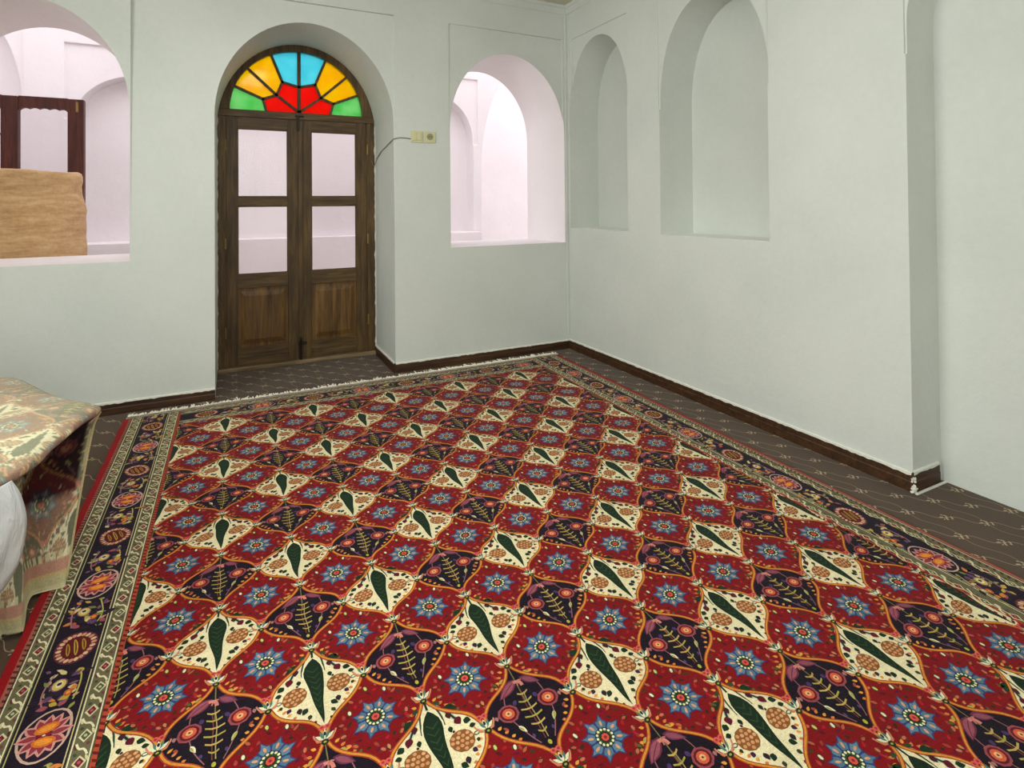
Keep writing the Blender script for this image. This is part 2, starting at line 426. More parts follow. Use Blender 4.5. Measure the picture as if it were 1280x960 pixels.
# fanlight geometry
ringpts = [(-.258, 0), (-.287, .105), (-.180, .147), (-.134, .262), (0, .229), (.134, .262), (.180, .147), (.287, .105), (.258, 0)]
def rim(a): return (.538*math.cos(a), .534*math.sin(a))
outs = [(-.538, 0), (-.479, .188), (-.381, .334), (-.217, .475), (0, .53), (.217, .475), (.381, .334), (.479, .188), (.538, 0)]
ang = [math.atan2(z/.534, x/.538) for x, z in outs]; ang[0] = PI
bars = bmesh.new()
def bar(bm, p, q, w=.0105):
    p = Vector((HX+p[0], DY+.012, HZ+p[1])); q = Vector((HX+q[0], DY+.012, HZ+q[1]))
    d = (q-p).normalized(); n = Vector((-d.z, 0, d.x))*w; e = d*w*.6; y = Vector((0, .014, 0))
    A = [p-n-e, p+n-e, q+n+e, q-n+e]
    v0 = [bm.verts.new(a-y) for a in A]; v1 = [bm.verts.new(a+y) for a in A]
    bm.faces.new(v0); bm.faces.new(v1[::-1])
    for i in range(4): bm.faces.new((v0[i], v1[i], v1[(i+1) % 4], v0[(i+1) % 4]))
for a, b in zip(ringpts, ringpts[1:]): bar(bars, a, b)
for k in (1, 2, 3, 4, 5, 6, 7): bar(bars, ringpts[k], rim(ang[k]), .014 if k == 4 else .0105)
for k in (2, 4, 6): bar(bars, (0, .01), ringpts[k], .014 if k == 4 else .0105)
fan = dpart('fanlight_bars', bars, WOOD)
def pane(poly, col, nm):
    bm = bmesh.new(); prism(bm, [(HX+x, HZ+z) for x, z in poly], 'y', DY+.010, DY+.014)
    dpart(nm, bm, GC[col], fan)
cols = ['green', 'yellow', 'yellow', 'cyan', 'cyan', 'yellow', 'yellow', 'green']
for k in range(8):
    arc = [rim(ang[k]+(ang[k+1]-ang[k])*j/8) for j in range(9)]
    pane([ringpts[k]]+arc+[ringpts[k+1]], cols[k], cols[k]+'_glass_pane')
for q in ([0, 1, 2], [2, 3, 4], [4, 5, 6], [6, 7, 8]):
    pane([(0, 0)]+[ringpts[i] for i in q], 'red', 'red_glass_pane')
bm = bmesh.new(); tube(bm, [(HX-.035, DY-.02, HZ-.028), (HX+.035, DY-.02, HZ-.028)], .007); add_box(bm, HX-.022, HX+.0, DY-.03, DY-.018, 2.0, 2.13, .002)
dpart('latch', bm, METAL)
def leaf(x0, x1, sides):
    """one door leaf: stiles, rails, two panes, one raised panel"""
    root = bpy.data.objects.new('door_leaf', None); COL.objects.link(root); root.parent = door
    a, b = sides; y0, y1 = DY, DY+.036
    bm = bmesh.new()
    add_box(bm, x0, a, y0, y1, .036, 2.094, .003); add_box(bm, b, x1, y0, y1, .036, 2.094, .003)
    dpart('stiles', bm, WOOD, root)
    for (z0, z1, dy) in ((2.0, 2.094, 0), (1.353, 1.432, 0), (.672, .787, .0), (.105, .178, -.004), (.036, .10, .004)):
        bm = bmesh.new(); add_box(bm, a-.002, b+.002, y0+.002+dy, y1-.002, z0, z1, .003)
        dpart('rail', bm, WOOD_H, root)
    for z0, z1 in ((.787, 1.353), (1.432, 2.0)):
        bm = bmesh.new(); add_box(bm, a-.004, b+.004, y0+.016, y0+.020, z0-.004, z1+.004)
        dpart('glass_pane', bm, GLASS, root)
        bm = bmesh.new()   # thin glazing bead
        for q in ((a, a+.007, z0, z1), (b-.007, b, z0, z1), (a, b, z0, z0+.007), (a, b, z1-.007, z1)):
            add_box(bm, q[0], q[1], y0+.006, y0+.016, q[2], q[3])
        dpart('glazing_bead', bm, WOOD, root)
    bm = bmesh.new()   # fielded panel
    add_box(bm, a-.004, b+.004, y0+.016, y0+.028, .17, .68)
    v = [(a+.02, .205), (b-.02, .205), (b-.02, .645), (a+.02, .645)]; w = [(a+.055, .245), (b-.055, .245), (b-.055, .605), (a+.055, .605)]
    A = [bm.verts.new((p[0], y0+.016, p[1])) for p in v]; B = [bm.verts.new((p[0], y0+.006, p[1])) for p in w]
    bm.faces.new(B)
    for i in range(4): bm.faces.new((A[i], A[(i+1) % 4], B[(i+1) % 4], B[i]))
    dpart('panel', bm, WOOD_P, root)
    return root
lf = leaf(-2.864, -2.297, (-2.778, -2.392))
rf = leaf(-2.285, -1.720, (-2.200, -1.817))
bm = bmesh.new(); add_box(bm, -2.310, -2.272, DY-.014, DY+.004, .04, 2.09, .004); dpart('astragal', bm, WOOD, rf)
bm = bmesh.new(); add_box(bm, -2.305, -2.283, DY-.026, DY-.014, .03, .20, .002); tube(bm, [(-2.294, DY-.03, .02), (-2.294, DY-.03, .23)], .006)
add_box(bm, -2.315, -2.245, DY-.024, DY-.014, .16, .185, .002); dpart('floor_bolt', bm, METAL, rf)
for lv, xx, zs in ((lf, -2.868, (1.86, 1.05, .32)), (rf, -1.716, (1.86, 1.05, .32))):
    for z in zs:
        bm = bmesh.new(); tube(bm, [(xx, DY-.012, z-.045), (xx, DY-.012, z+.045)], .006); dpart('hinge', bm, BRASS, lv)
# crumbly plaster bead between door frame and reveal
bm = bmesh.new()
for sx, x in ((-1, -2.929), (1, -1.647)):
    n = 90; prev = None
    for i in range(n+1):
        z = 2.08*i/n; w = .003+.007*abs(math.sin(i*.37)+.5*math.sin(i*1.3+sx))*rng.uniform(.4, 1)
        if sx < 0: w *= .9
        c = [(x, DY-.03-.01*rng.random(), z), (x-sx*w*.6, DY-.024, z), (x-sx*w, DY-.010, z)]
        vs = [bm.verts.new(p) for p in c]
        if prev:
            for k in range(2): bm.faces.new((prev[k], prev[k+1], vs[k+1], vs[k]))
        prev = vs
dpart('plaster_bead', bm, EDGEW)

# ---------------------------------------------------------------- things on the wall
def plate(x0, x1, label, name, cat, kind):
    cx, cz = (x0+x1)/2, 1.912; root = empty(name, (cx, 0, cz)); tag(root, label, cat)
    h = .047; w = (x1-x0)/2
    bm = bmesh.new(); add_box(bm, -w, w, -.010, 0, -h, h, .003); from_bm('cover_plate', bm, CREAM, root)
    if kind == 's':
        for s in (-1, 1):
            bm = bmesh.new(); add_box(bm, s*.020-.016, s*.020+.016, -.016, -.009, -.03, .03, .002); from_bm('rocker', bm, CREAM, root)
    else:
        bm = bmesh.new(); bmesh.ops.create_cone(bm, cap_ends=True, segments=28, radius1=.027, radius2=.027, depth=.007, matrix=Matrix.Translation((0, -.0125, .004)) @ Matrix.Rotation(PI/2, 4, 'X'))
        from_bm('socket_face', bm, CREAM_D, root)
        bm = bmesh.new()
        for s in (-1, 1): bmesh.ops.create_cone(bm, cap_ends=True, segments=12, radius1=.004, radius2=.004, depth=.003, matrix=Matrix.Translation((s*.010, -.0168, .004)) @ Matrix.Rotation(PI/2, 4, 'X'))
        from_bm('pin_holes', bm, METAL, root)
plate(-1.512, -1.411, 'cream double light switch on the wall, left of the round socket', 'light_switch', 'switch', 's')
plate(-1.398, -1.300, 'cream wall socket with round face, right of the light switch', 'power_socket', 'socket', 'o')
bm = bmesh.new()
pts = [(-1.508, -.006, 1.893), (-1.55, -.006, 1.897), (-1.60, -.006, 1.899), (-1.640, -.007, 1.890), (-1.654, .01, 1.884),
       (-1.654, .10, 1.870), (-1.654, .25, 1.845), (-1.654, .42, 1.82), (-1.656, .56, 1.775), (-1.66, .63, 1.72), (-1.67, .655, 1.71), (-1.68, .668, 1.76)]
tube(bm, pts, .0035, 8)
tag(from_bm('wire', bm, WIRE, None, True), 'thin grey wire running from the light switch round the door reveal to the frame', 'wire')

# ---------------------------------------------------------------- seen through the left opening
wd = empty('wooden_door_frame', (-4.5, 1.75, 0)); tag(wd, 'dark red wooden door frame with scalloped top rail behind the tan clay vat', 'door frame')
def wpart(name, bm, mat=WOOD_D):
    o = from_bm(name, bm, mat, wd); o.data.transform(Matrix.Translation((4.5, -1.75, 0))); return o
for x0, x1 in ((-4.127, -4.010), (-4.585, -4.470), (-5.05, -4.93)):
    bm = bmesh.new(); add_box(bm, x0, x1, 1.75, 1.83, 0, 2.325, .006); wpart('stile', bm)
def scallop(x0, x1):
    bm = bmesh.new(); n = 40; pr = [(x0, 2.33), (x1, 2.33)]
    for i in range(n+1):
        t = i/n; x = x1+(x0-x1)*t; u = abs(2*t-1)
        z = 2.222+.012*abs(math.sin(t*PI*5))-.018*(u**6)
        pr.append((x, z))
    prism(bm, pr, 'y', 1.765, 1.815); wpart('top_rail', bm)
scallop(-4.47, -4.127); scallop(-4.93, -4.585)
for x0, x1 in ((-4.47, -4.127), (-4.93, -4.585)):
    bm = bmesh.new(); add_box(bm, x0, x1, 1.768, 1.812, .75, .86, .004); add_box(bm, x0, x1, 1.78, 1.80, .10, .75); add_box(bm, x0, x1, 1.768, 1.812, 0, .10, .004)
    wpart('lower_panel', bm)
    bm = bmesh.new(); add_box(bm, x0, x1, 1.788, 1.792, .86, 2.24); wpart('glass_pane', bm, GLASS)
bm = bmesh.new(); tube(bm, [(-4.588, 1.72, 1.93), (-4.588, 1.72, 1.99), (-4.588, 1.75, 1.99)], .008); wpart('handle', bm, METAL)
bm = bmesh.new(); add_box(bm, -4.065, -4.048, 1.742, 1.752, 2.21, 2.30, .002); wpart('hinge_plate', bm, BRASS)

def mat_clay():
    g = G('straw_clay'); v = g.obj()
    m = g.mapped(v, (3, 3, 16)); n = g.noise(m, 2.0, 6, .6, .4); n2 = g.noise(v, 45, 4, .6)
    f = g.math('ADD', g.math('MULTIPLY', n, .7), g.math('MULTIPLY', n2, .3))
    g.col(g.ramp(f, [(.30, rgba((164, 126, 84))), (.5, rgba((192, 156, 110))), (.70, rgba((212, 180, 136)))]))
    g.rough(.9); g.bump(f, .5, .012); return g.m
bm = bmesh.new(); seg = 72; prev = None
prof = [(.0, 0), (.36, 0), (.415, .03), (.44, .25), (.450, .6), (.448, .95), (.440, 1.10), (.440, 1.25), (.446, 1.32), (.432, 1.40), (.420, 1.46), (.414, 1.52), (.424, 1.56), (.426, 1.60), (.418, 1.628), (.395, 1.64), (.36, 1.635), (.34, 1.60), (.335, 1.2), (0, 1.2)]
fine = []
for (r0, z0), (r1, z1) in zip(prof, prof[1:]):
    k = max(1, int(abs(z1-z0)/.03))
    for j in range(k): fine.append((r0+(r1-r0)*j/k, z0+(z1-z0)*j/k))
fine.append(prof[-1])
def wob(a, z): return 1+.010*math.sin(3*a+2*z)+.006*math.sin(7*a-5*z)+.005*math.sin(z*38+1.3*math.sin(a*2))
for r, z in fine:
    vs = [bm.verts.new((r*wob(2*PI*k/seg, z)*math.cos(2*PI*k/seg), r*wob(2*PI*k/seg, z)*math.sin(2*PI*k/seg), z+.006*math.sin(4*2*PI*k/seg+1)*(z/1.6))) for k in range(seg)] if r > 0 else [bm.verts.new((0, 0, z))]
    if prev:
        if len(prev) == 1:
            for k in range(seg): bm.faces.new((prev[0], vs[(k+1) % seg], vs[k]))
        elif len(vs) == 1:
            for k in range(seg): bm.faces.new((prev[k], prev[(k+1) % seg], vs[0]))
        else:
            for k in range(seg): bm.faces.new((prev[k], prev[(k+1) % seg], vs[(k+1) % seg], vs[k]))
    prev = vs
vat = tag(from_bm('clay_vat', bm, mat_clay(), None, True), 'tan round clay vat with streaked sides, standing in front of the dark red wooden frame', 'vat')
vat.location = (-4.345, 1.24, 0)

# ================================================================ the carpet pattern, drawn as vector shapes
RED = (124, 9, 16); CRM = (232, 220, 178); NAVY = (22, 12, 26); GOLD = (206, 138, 50); ORNG = (156, 54, 34)
DGRN = (22, 46, 26); GRN2 = (38, 70, 38); BLUE = (80, 112, 132); BLUE2 = (46, 62, 112); PEACH = (206, 144, 98); BRN = (134, 84, 42)
MAUV = (142, 70, 84); PINK = (206, 100, 84); MAR = (92, 16, 34); WHT = (226, 220, 184); OLIV = (168, 156, 74); SAGE = (104, 98, 70); TEAL = (60, 120, 120)
def ell(cx, cy, rx, ry, rot=0, n=12):
    c, s = math.cos(rot), math.sin(rot)
    return [(cx+rx*math.cos(t)*c-ry*math.sin(t)*s, cy+rx*math.cos(t)*s+ry*math.sin(t)*c) for t in (2*PI*k/n for k in range(n))]
def stroke(pts, w):
    L = []; R = []
    for i, p in enumerate(pts):
        a = pts[max(i-1, 0)]; b = pts[min(i+1, len(pts)-1)]; dx, dy = b[0]-a[0], b[1]-a[1]; d = math.hypot(dx, dy) or 1
        ww = w[i] if isinstance(w, (list, tuple)) else w
        L.append((p[0]-dy/d*ww/2, p[1]+dx/d*ww/2)); R.append((p[0]+dy/d*ww/2, p[1]-dx/d*ww/2))
    return [[L[i], L[i+1], R[i+1], R[i]] for i in range(len(pts)-1)]
def bez(p0, p1, p2, n=8):
    return [((1-t)**2*p0[0]+2*t*(1-t)*p1[0]+t*t*p2[0], (1-t)**2*p0[1]+2*t*(1-t)*p1[1]+t*t*p2[1]) for t in (k/n for k in range(n+1))]
def leafp(cx, cy, l, w, rot, n=5):
    """pointed leaf from its stem point"""
    c, s = math.cos(rot), math.sin(rot); up_ = []; dn = []
    for k in range(n+1):
        t = k/n; x = l*t; y = w*math.sin(PI*t**.8)
        up_.append((cx+x*c-y*s, cy+x*s+y*c)); dn.append((cx+x*c+y*s, cy+x*s-y*c))
    return up_+dn[::-1][1:-1]
CW, CHH = .25, .32                                    # cell width and height
def ogee(sc=1.0):
    hw, hh = CW/2, CHH/2; q = []
    for (a, b, sgn) in (((0, hh), (hw, 0), 1), ((hw, 0), (0, -hh), -1), ((0, -hh), (-hw, 0), 1), ((-hw, 0), (0, hh), -1)):
        d = math.hypot(b[0]-a[0], b[1]-a[1]); nx, ny = (b[1]-a[1])/d, -(b[0]-a[0])/d
        if nx*(a[0]+b[0])+ny*(a[1]+b[1]) < 0: nx, ny = -nx, -ny
        for k in range(12):
            t = k/12; o = .011*math.sin(2*PI*t)*(-1 if sgn > 0 else 1)
            q.append(((a[0]+(b[0]-a[0])*t+nx*o)*sc, (a[1]+(b[1]-a[1])*t+ny*o)*sc))
    return q
OG = ogee()
def inset(poly, d):
    out = []; n = len(poly)
    for i in range(n):
        a, b = poly[i-1], poly[(i+1) % n]; dx, dy = b[0]-a[0], b[1]-a[1]; L = math.hypot(dx, dy) or 1
        nx, ny = -dy/L, dx/L
        if nx*poly[i][0]+ny*poly[i][1] > 0: nx, ny = -nx, -ny
        out.append((poly[i][0]+nx*d, poly[i][1]+ny*d))
    return out
def cell_base(ground, fringe):
    P = [(OG, ground, 0)]
    return P
def gold_outline():
    P = []
    for (w, c, l) in ((.0112, ORNG, 3), (.0056, GOLD, 4)):
        for s in stroke(OG+[OG[0]], w): P.append((s, c, l))
    return P
R = random.Random(11)
def star_cell():
    P = [(OG, RED, 0)]
    for k in range(16):       # scattered leaves and buds
        a = 2*PI*k/16+.15; rx = .088*(1+.0*k); x, y = rx*math.cos(a)*.9, .108*math.sin(a)
        if abs(x)/(CW/2)+abs(y)/(CHH/2) > 1.02: x *= .82; y *= .82
        c = [(150, 52, 40), (60, 50, 26), (168, 60, 56), MAR, (196, 110, 70)][k % 5]
        P.append((leafp(x, y, .016, .0045, a+1.2*(-1)**k), c, 1))
    for k in range(26):
        a = 2*PI*k/26+.05; q = 1.0 if k % 2 else .80
        x, y = .070*q*math.cos(a)*1.05, .092*q*math.sin(a)
        P.append((leafp(x, y, .014+.006*(k % 3 == 0), .0042, a+[.9, -1.1, 2.0][k % 3]), [(168, 22, 34), (86, 10, 26), (54, 34, 22), (150, 60, 48), (88, 14, 50)][k % 5], 1))
    for (x, y, rot, l) in ((-.046, .066, 2.2, .024), (.052, .058, .6, .024), (-.078, .012, 2.9, .018), (.070, .020, .2, .018), (.058, -.050, -.8, .022), (-.048, -.072, -2.2, .022), (.012, -.088, -1.3, .020), (.022, .098, 1.2, .018)):
        P.append((leafp(x, y, l, .0068, rot), (58, 40, 22), 2)); P.append((leafp(x, y, l*.8, .0042, rot), [(180, 84, 62), (92, 84, 40), (200, 124, 84)][int(l*1000) % 3], 3))
    for (x, y, c) in ((-.005, .098, (196, 196, 104)), (.040, .078, WHT), (-.062, .040, WHT), (.078, -.012, PINK), (-.060, -.060, (190, 90, 60)), (.052, -.066, (190, 100, 70)), (0, -.098, PINK), (-.082, -.02, PINK)):
        P.append((ell(x, y, .0095, .006, R.uniform(0, 3)), (70, 60, 30), 2)); P.append((ell(x, y, .007, .004, R.uniform(0, 3)), c, 3))
    for k in range(8):
        a = 2*PI*(k+.5)/8; ca, sa = math.cos(a), math.sin(a)
        def T_(u, v): return (u*ca-v*sa, u*sa+v*ca)
        out = [T_(.018, -.008), T_(.032, -.0150), T_(.043, -.0165), T_(.0470, -.0085), T_(.0640, 0), T_(.0470, .0085), T_(.043, .0165), T_(.032, .0150), T_(.018, .008)]
        P.append((out, BLUE2, 2))
        inn = [T_(.020, -.005), T_(.033, -.0115), T_(.0415, -.0130), T_(.0450, -.0060), T_(.0590, 0), T_(.0450, .0060), T_(.0415, .0130), T_(.033, .0115), T_(.020, .005)]
        P.append((inn, BLUE if k % 2 else (92, 124, 142), 3))
        P.append((ell(*T_(.0375, 0), .008, .0036, a, 8), (206, 152, 118), 4))
    P.append((ell(0, 0, .0265, .0265), (40, 40, 70), 4)); P.append((ell(0, 0, .0235, .0235), GRN2, 5))
    for k in range(13):
        a = 2*PI*k/13; P.append((ell(.0205*math.cos(a), .0205*math.sin(a), .0037, .0037, 0, 6), (226, 222, 176), 6))
    P.append((ell(0, 0, .0135, .0135), (44, 22, 24), 6)); P.append((ell(0, 0, .0105, .0105, .4, 8), (206, 84, 64), 7)); P.append((ell(0, 0, .0045, .0045, 0, 6), (150, 24, 60), 8))
    return P
def tree_cell():
    P = [(OG, CRM, 0)]
    for m in (-1, 1):         # branches, leaves, grape clusters
        P += [(s, DGRN, 2) for s in stroke(bez((0, .142), (m*.028, .115), (m*.060, .060)), .0056)]
        P += [(s, (176, 190, 170), 1) for s in stroke(bez((0, .142), (m*.028, .115), (m*.060, .060)), .0105)]
        P += [(s, (50, 70, 56), 2) for s in stroke(bez((m*.018, .120), (m*.030, .09), (m*.030, .055)), .0048)]
        for (x, y, l, w, r, c) in ((.040, .104, .036, .0115, -.42, DGRN), (.060, .064, .026, .0105, -1.2, MAR), (.044, .088, .022, .0085, -1.45, (64, 26, 34)), (.078, .046, .022, .009, -.5, DGRN), (.020, .128, .020, .006, -.35, GRN2),
                                   (.030, -.056, .022, .008, -.8, DGRN), (.050, -.046, .020, .0075, -1.6, (46, 30, 40)), (.088, .022, .018, .007, -.1, DGRN), (.041, .046, .018, .0065, -1.55, DGRN), (.026, -.080, .016, .0058, -1.1, (54, 60, 40)), (.070, -.034, .016, .0065, -.9, (60, 30, 60)), (.096, -.016, .012, .005, -2.0, (40, 50, 36)), (.044, .030, .008, .004, -.6, (80, 30, 50)), (.018, -.104, .012, .004, -1.2, MAR)):
            rr = r if m > 0 else PI-r
            P.append((leafp(m*x, y, l, w, rr), c, 3))
        gx, gy = m*.058, -.004
        P.append((ell(gx, gy, .0325, .0300), BRN, 2))
        for (ox, oy) in ((0, 0), (.011, 0), (-.011, 0), (.0055, .0105), (-.0055, .0105), (.0055, -.0105), (-.0055, -.0105), (.021, .002), (-.021, .002), (.0165, .0125), (-.0165, .0125), (.016, -.012), (-.016, -.012), (0, .020), (0, -.020)):
            P.append((ell(gx+ox*1.18, gy+oy*1.12, .0052, .0048, 0, 7), PEACH if (ox+oy)*1000 % 2 < 1 else (214, 158, 112), 3))
        P.append((ell(m*.098, -.004, .008, .006), (70, 90, 70), 2)); P.append((ell(m*.098, -.004, .005, .003), WHT, 3))
    # cypress
    L = [(0, .112)]; rp = []
    for k in range(14):
        t = k/13; w = .0260*((1-t)/.78)**.88*min(1, (t+.02)/.22)**.45
        rp.append((w, .100-.222*t))
    rp.append((0, -.128))
    tree = [(0, .112)]+rp+[(-x, y) for x, y in rp[::-1][1:]]
    P.append((stroke([(0, .155), (0, .105)], .006)[0], DGRN, 3))
    P.append(([(x*1.16, (y+.005)*1.03-.005) for x, y in tree], (236, 226, 184), 3))
    P.append((tree, (20, 40, 24), 4))
    for k in range(8):       # chevrons
        y = .075-.021*k; w = .0250*min(1, (1-(k*.021+.025)/.222)/.80)**.9*.66
        P.append(([(-w, y), (0, y-.014), (w, y), (w, y-.004), (0, y-.019), (-w, y-.004)], (42, 70, 36), 5))
    return P
def bird_cell():
    P = [(OG, NAVY, 0)]
    P.append((stroke([(0, .14), (0, .02)], .003)[0], (120, 110, 66), 1))
    # bird-like mauve form at the top
    P.append((leafp(.004, .098, .076, .0165, -.62), (104, 44, 66), 2)); P.append((leafp(.008, .095, .066, .0115, -.62), (150, 78, 92), 3))
    P += [(s, (88, 36, 60), 4) for s in stroke(bez((.016, .088), (.035, .078), (.056, .058)), .0022)]
    P += [(s, (206, 128, 116), 3) for s in stroke(bez((.012, .088), (-.008, .092), (-.008, .070)), .0095)]
    P.append((leafp(-.010, .098, .060, .013, PI+.62), (96, 44, 70), 2)); P.append((leafp(-.014, .094, .050, .008, PI+.62), (136, 72, 88), 3))
    P += [(s, (190, 110, 104), 3) for s in stroke(bez((-.012, .088), (0, .098), (.004, .074)), .004)]
    # ladder-like stalk
    for k in range(6):
        y = .050-.024*k; w = (.015, .019, .023, .025, .020, .012)[k]
        P.append(([(-w, y-.001), (-w*.3, y-.007), (w*.3, y-.007), (w, y-.001), (w, y+.004), (w*.3, y-.002), (-w*.3, y-.002), (-w, y+.004)], OLIV if k % 2 else (190, 160, 90), 3))
        P.append((stroke([(-.004, y), (-.004, y-.024)], .0025)[0], (170, 150, 96), 2)); P.append((stroke([(.004, y), (.004, y-.024)], .0025)[0], (120, 60, 50), 2))
    P.append((ell(0, -.108, .005, .007), (176, 170, 60), 3))
    for m in (-1, 1):
        x, y = m*.058, .008
        P += [(s, (150, 96, 100), 1) for s in stroke(bez((m*.01, .125), (m*.05, .09), (x, .03)), .0026)]
        P += [(s, (150, 96, 100), 1) for s in stroke(bez((x, -.01), (m*.05, -.05), (m*.02, -.10)), .0026)]
        P.append((ell(x, y, .029, .027, 0, 9), (146, 70, 76), 2)); P.append((ell(x, y, .0225, .021), (92, 18, 36), 3))
        P.append((ell(x, y, .0165, .0155), (206, 92, 58), 4)); P.append((ell(x, y, .0085, .008), (222, 170, 120), 5)); P.append((ell(x, y, .003, .003, 0, 6), MAR, 6))
        P.append((leafp(m*.052, -.034, .028, .0055, -PI/2-m*.5), WHT if m > 0 else (176, 176, 120), 3)); P.append((leafp(m*.052, -.038, .018, .0028, -PI/2-m*.5), OLIV, 4))
        P.append((leafp(m*.030, .112, .020, .006, -.5 if m > 0 else PI+.5), OLIV, 2))
        P.append((leafp(m*.092, .012, .014, .005, -1.6), (160, 110, 110), 2))
        P.append((ell(m*.030, .030, .006, .008, m*.4), (70, 50, 96), 2)); P.append((ell(m*.028, -.075, .004, .006), (80, 60, 110), 2))
        P.append((ell(m*.084, -.030, .007, .004, m*.8), (150, 70, 60), 2))
    return P
def joint():
    """palmette at every lattice crossing; drawn around (0,0)"""
    P = []
    for m in (-1, 1):
        P.append((ell(m*.007, .030, .0085, .0075, 0, 9), (210, 92, 78), 6)); P.append((ell(m*.007, .030, .004, .0035, 0, 6), (160, 40, 60), 7))
        P += [(s, (206, 130, 100), 6) for s in stroke(bez((m*.003, -.012), (m*.024, -.004), (m*.027, .016)), .0042)]
        P.append((leafp(m*.003, -.006, .026, .0045, PI/2-m*.85), WHT, 7)); P.append((leafp(m*.002, -.004, .026, .004, PI/2-m*.42), (80, 120, 104), 8))
    P.append((leafp(0, -.006, .028, .005, PI/2), WHT, 8)); P.append((ell(0, .010, .0035, .006, 0, 8), (26, 30, 60), 9))
    P.append((ell(0, -.013, .0095, .008, 0, 9), DGRN, 8)); P.append((ell(0, -.013, .004, .003, 0, 6), OLIV, 9))
    return P
def gold_leaves():
    P = []
    for m in (-1, 1):       # toothed gold leaf running along the cell's upper edges
        for k in range(5):
            i = 1+k*1.1; t = i/12; x = m*(CW/2)*t; y = CHH/2*(1-t)+.006
            P.append((leafp(x, y-.004, .016-.0012*k, .0042, PI/2-m*(.9+.10*k)), (220, 150, 60) if k % 2 else (206, 120, 60), 2))
    return P
STAR, TREE, BIRD, GOLDL, JOINT, GLEAF = star_cell(), tree_cell(), bird_cell(), gold_outline(), joint(), gold_leaves()
STAR_ALL = STAR
def shift(P, dx, dy, dl=0, flip=1, rot=0, sc=1):
    c, s = math.cos(rot)*sc, math.sin(rot)*sc
    return [([(dx+flip*(x*c-y*s), dy+(x*s+y*c)) for x, y in q], col, l+dl) for q, col, l in P]
def field_polys(x0, nx, yref, y0, y1):
    """cells whose centres are at x0+i*CW/2, lattice rows every CHH/2; tree rows anchored on yref"""
    out = []
    j0 = int(math.floor((y0-yref)/(CHH/2)))-1; j1 = int(math.ceil((y1-yref)/(CHH/2)))+1
    for i in range(0, 2*nx+1):
        for j in range(j0, j1+1):
            cx, cy = x0+i*CW/2, yref+j*CHH/2
            if cy < y0-.12 or cy > y1+.12: continue
            if (i+j) % 2:
                out += shift(JOINT, cx, cy-.002); out += shift([(q, c, l) for q, c, l in GLEAF], cx, cy-CHH/2)
                continue
            if i % 2: out += shift(STAR_ALL, cx, cy)+shift(GOLDL, cx, cy)
            else: out += shift(TREE if (i//2+j//2) % 2 == 1 else BIRD, cx, cy, 0, 1 if (i+j) % 4 else -1)
    return out

# ---- border pieces; local frame: u along the border, w across (0 = field side)
def guard(L, seed=0):
    """cream guard stripe .052 wide with maroon diamonds and scrolls"""
    P = [([(0, 0), (L, 0), (L, .052), (0, .052)], SAGE, 0), ([(0, .004), (L, .004), (L, .007), (0, .007)], WHT, 1), ([(0, .045), (L, .045), (L, .048), (0, .048)], WHT, 1),
         ([(0, .0), (L, .0), (L, .002), (0, .002)], (60, 70, 40), 1), ([(0, .050), (L, .050), (L, .052), (0, .052)], (40, 30, 30), 1)]
    n = int(round(L/.080)); p = L/n
    for k in range(n*2):
        P.append((ell((k+.25)*p/2, .0115 if k % 2 else .0405, .010, .0032, .3, 7), (206, 198, 150) if k % 3 else (84, 40, 44), 1))
    for k in range(n):
        u = (k+.5)*p
        P.append(([(u-.021, .026), (u, .041), (u+.021, .026), (u, .011)], (214, 204, 160), 2))
        P.append(([(u-.015, .026), (u, .036), (u+.015, .026), (u, .016)], (108, 28, 44) if k % 2 else (76, 84, 60), 3))
        P.append((ell(u, .026, .005, .004, 0, 6), (182, 84, 92) if k % 2 else (190, 190, 150), 4))
        v = u+p/2
        P += [(s, (226, 216, 176), 2) for s in stroke(bez((v-.020, .012), (v+.006, .020), (v, .032)), .005)]
        P += [(s, (226, 216, 176), 2) for s in stroke(bez((v+.020, .040), (v-.006, .032), (v, .020)), .005)]
        P.append((ell(v+.014, .016, .006, .004, .5, 7), (110, 60, 60), 2)); P.append((ell(v-.014, .037, .006, .004, .5, 7), (60, 70, 50), 2))
    return P
def barber(L, w, c1, c2):
    P = [([(0, 0), (L, 0), (L, w), (0, w)], c1, 0)]; n = int(L/.022)
    for k in range(n):
        u = k*L/n; P.append(([(u, 0), (u+.009, 0), (u+.016, w), (u+.007, w)], c2, 1))
    return P
def lotus():
    P = [(ell(0, .062, .082, .056, 0, 20), (200, 168, 150), 1), (ell(0, .062, .076, .050, 0, 20), (38, 20, 38), 2)]
    for k in range(12):
        a = 2*PI*k/12; x, y = .050*math.cos(a), .062+.036*math.sin(a)
        P.append((leafp(x*.35, .062+(y-.062)*.35, .048, .0135, math.atan2(y-.062, x)), (206, 146, 136), 3)); P.append((leafp(x*.35, .062+(y-.062)*.35, .040, .0085, math.atan2(y-.062, x)), (146, 50, 64), 4))
    for m in (-1, 1):
        P.append((ell(m*.021, .060, .016, .026, m*.2, 12), (214, 112, 40), 5)); P.append((ell(m*.021, .060, .010, .019, m*.2, 10), (232, 148, 50), 6))
    P.append((ell(0, .062, .006, .018), (130, 20, 50), 6)); P.append((ell(0, .062, .003, .004, 0, 6), WHT, 7))
    return P
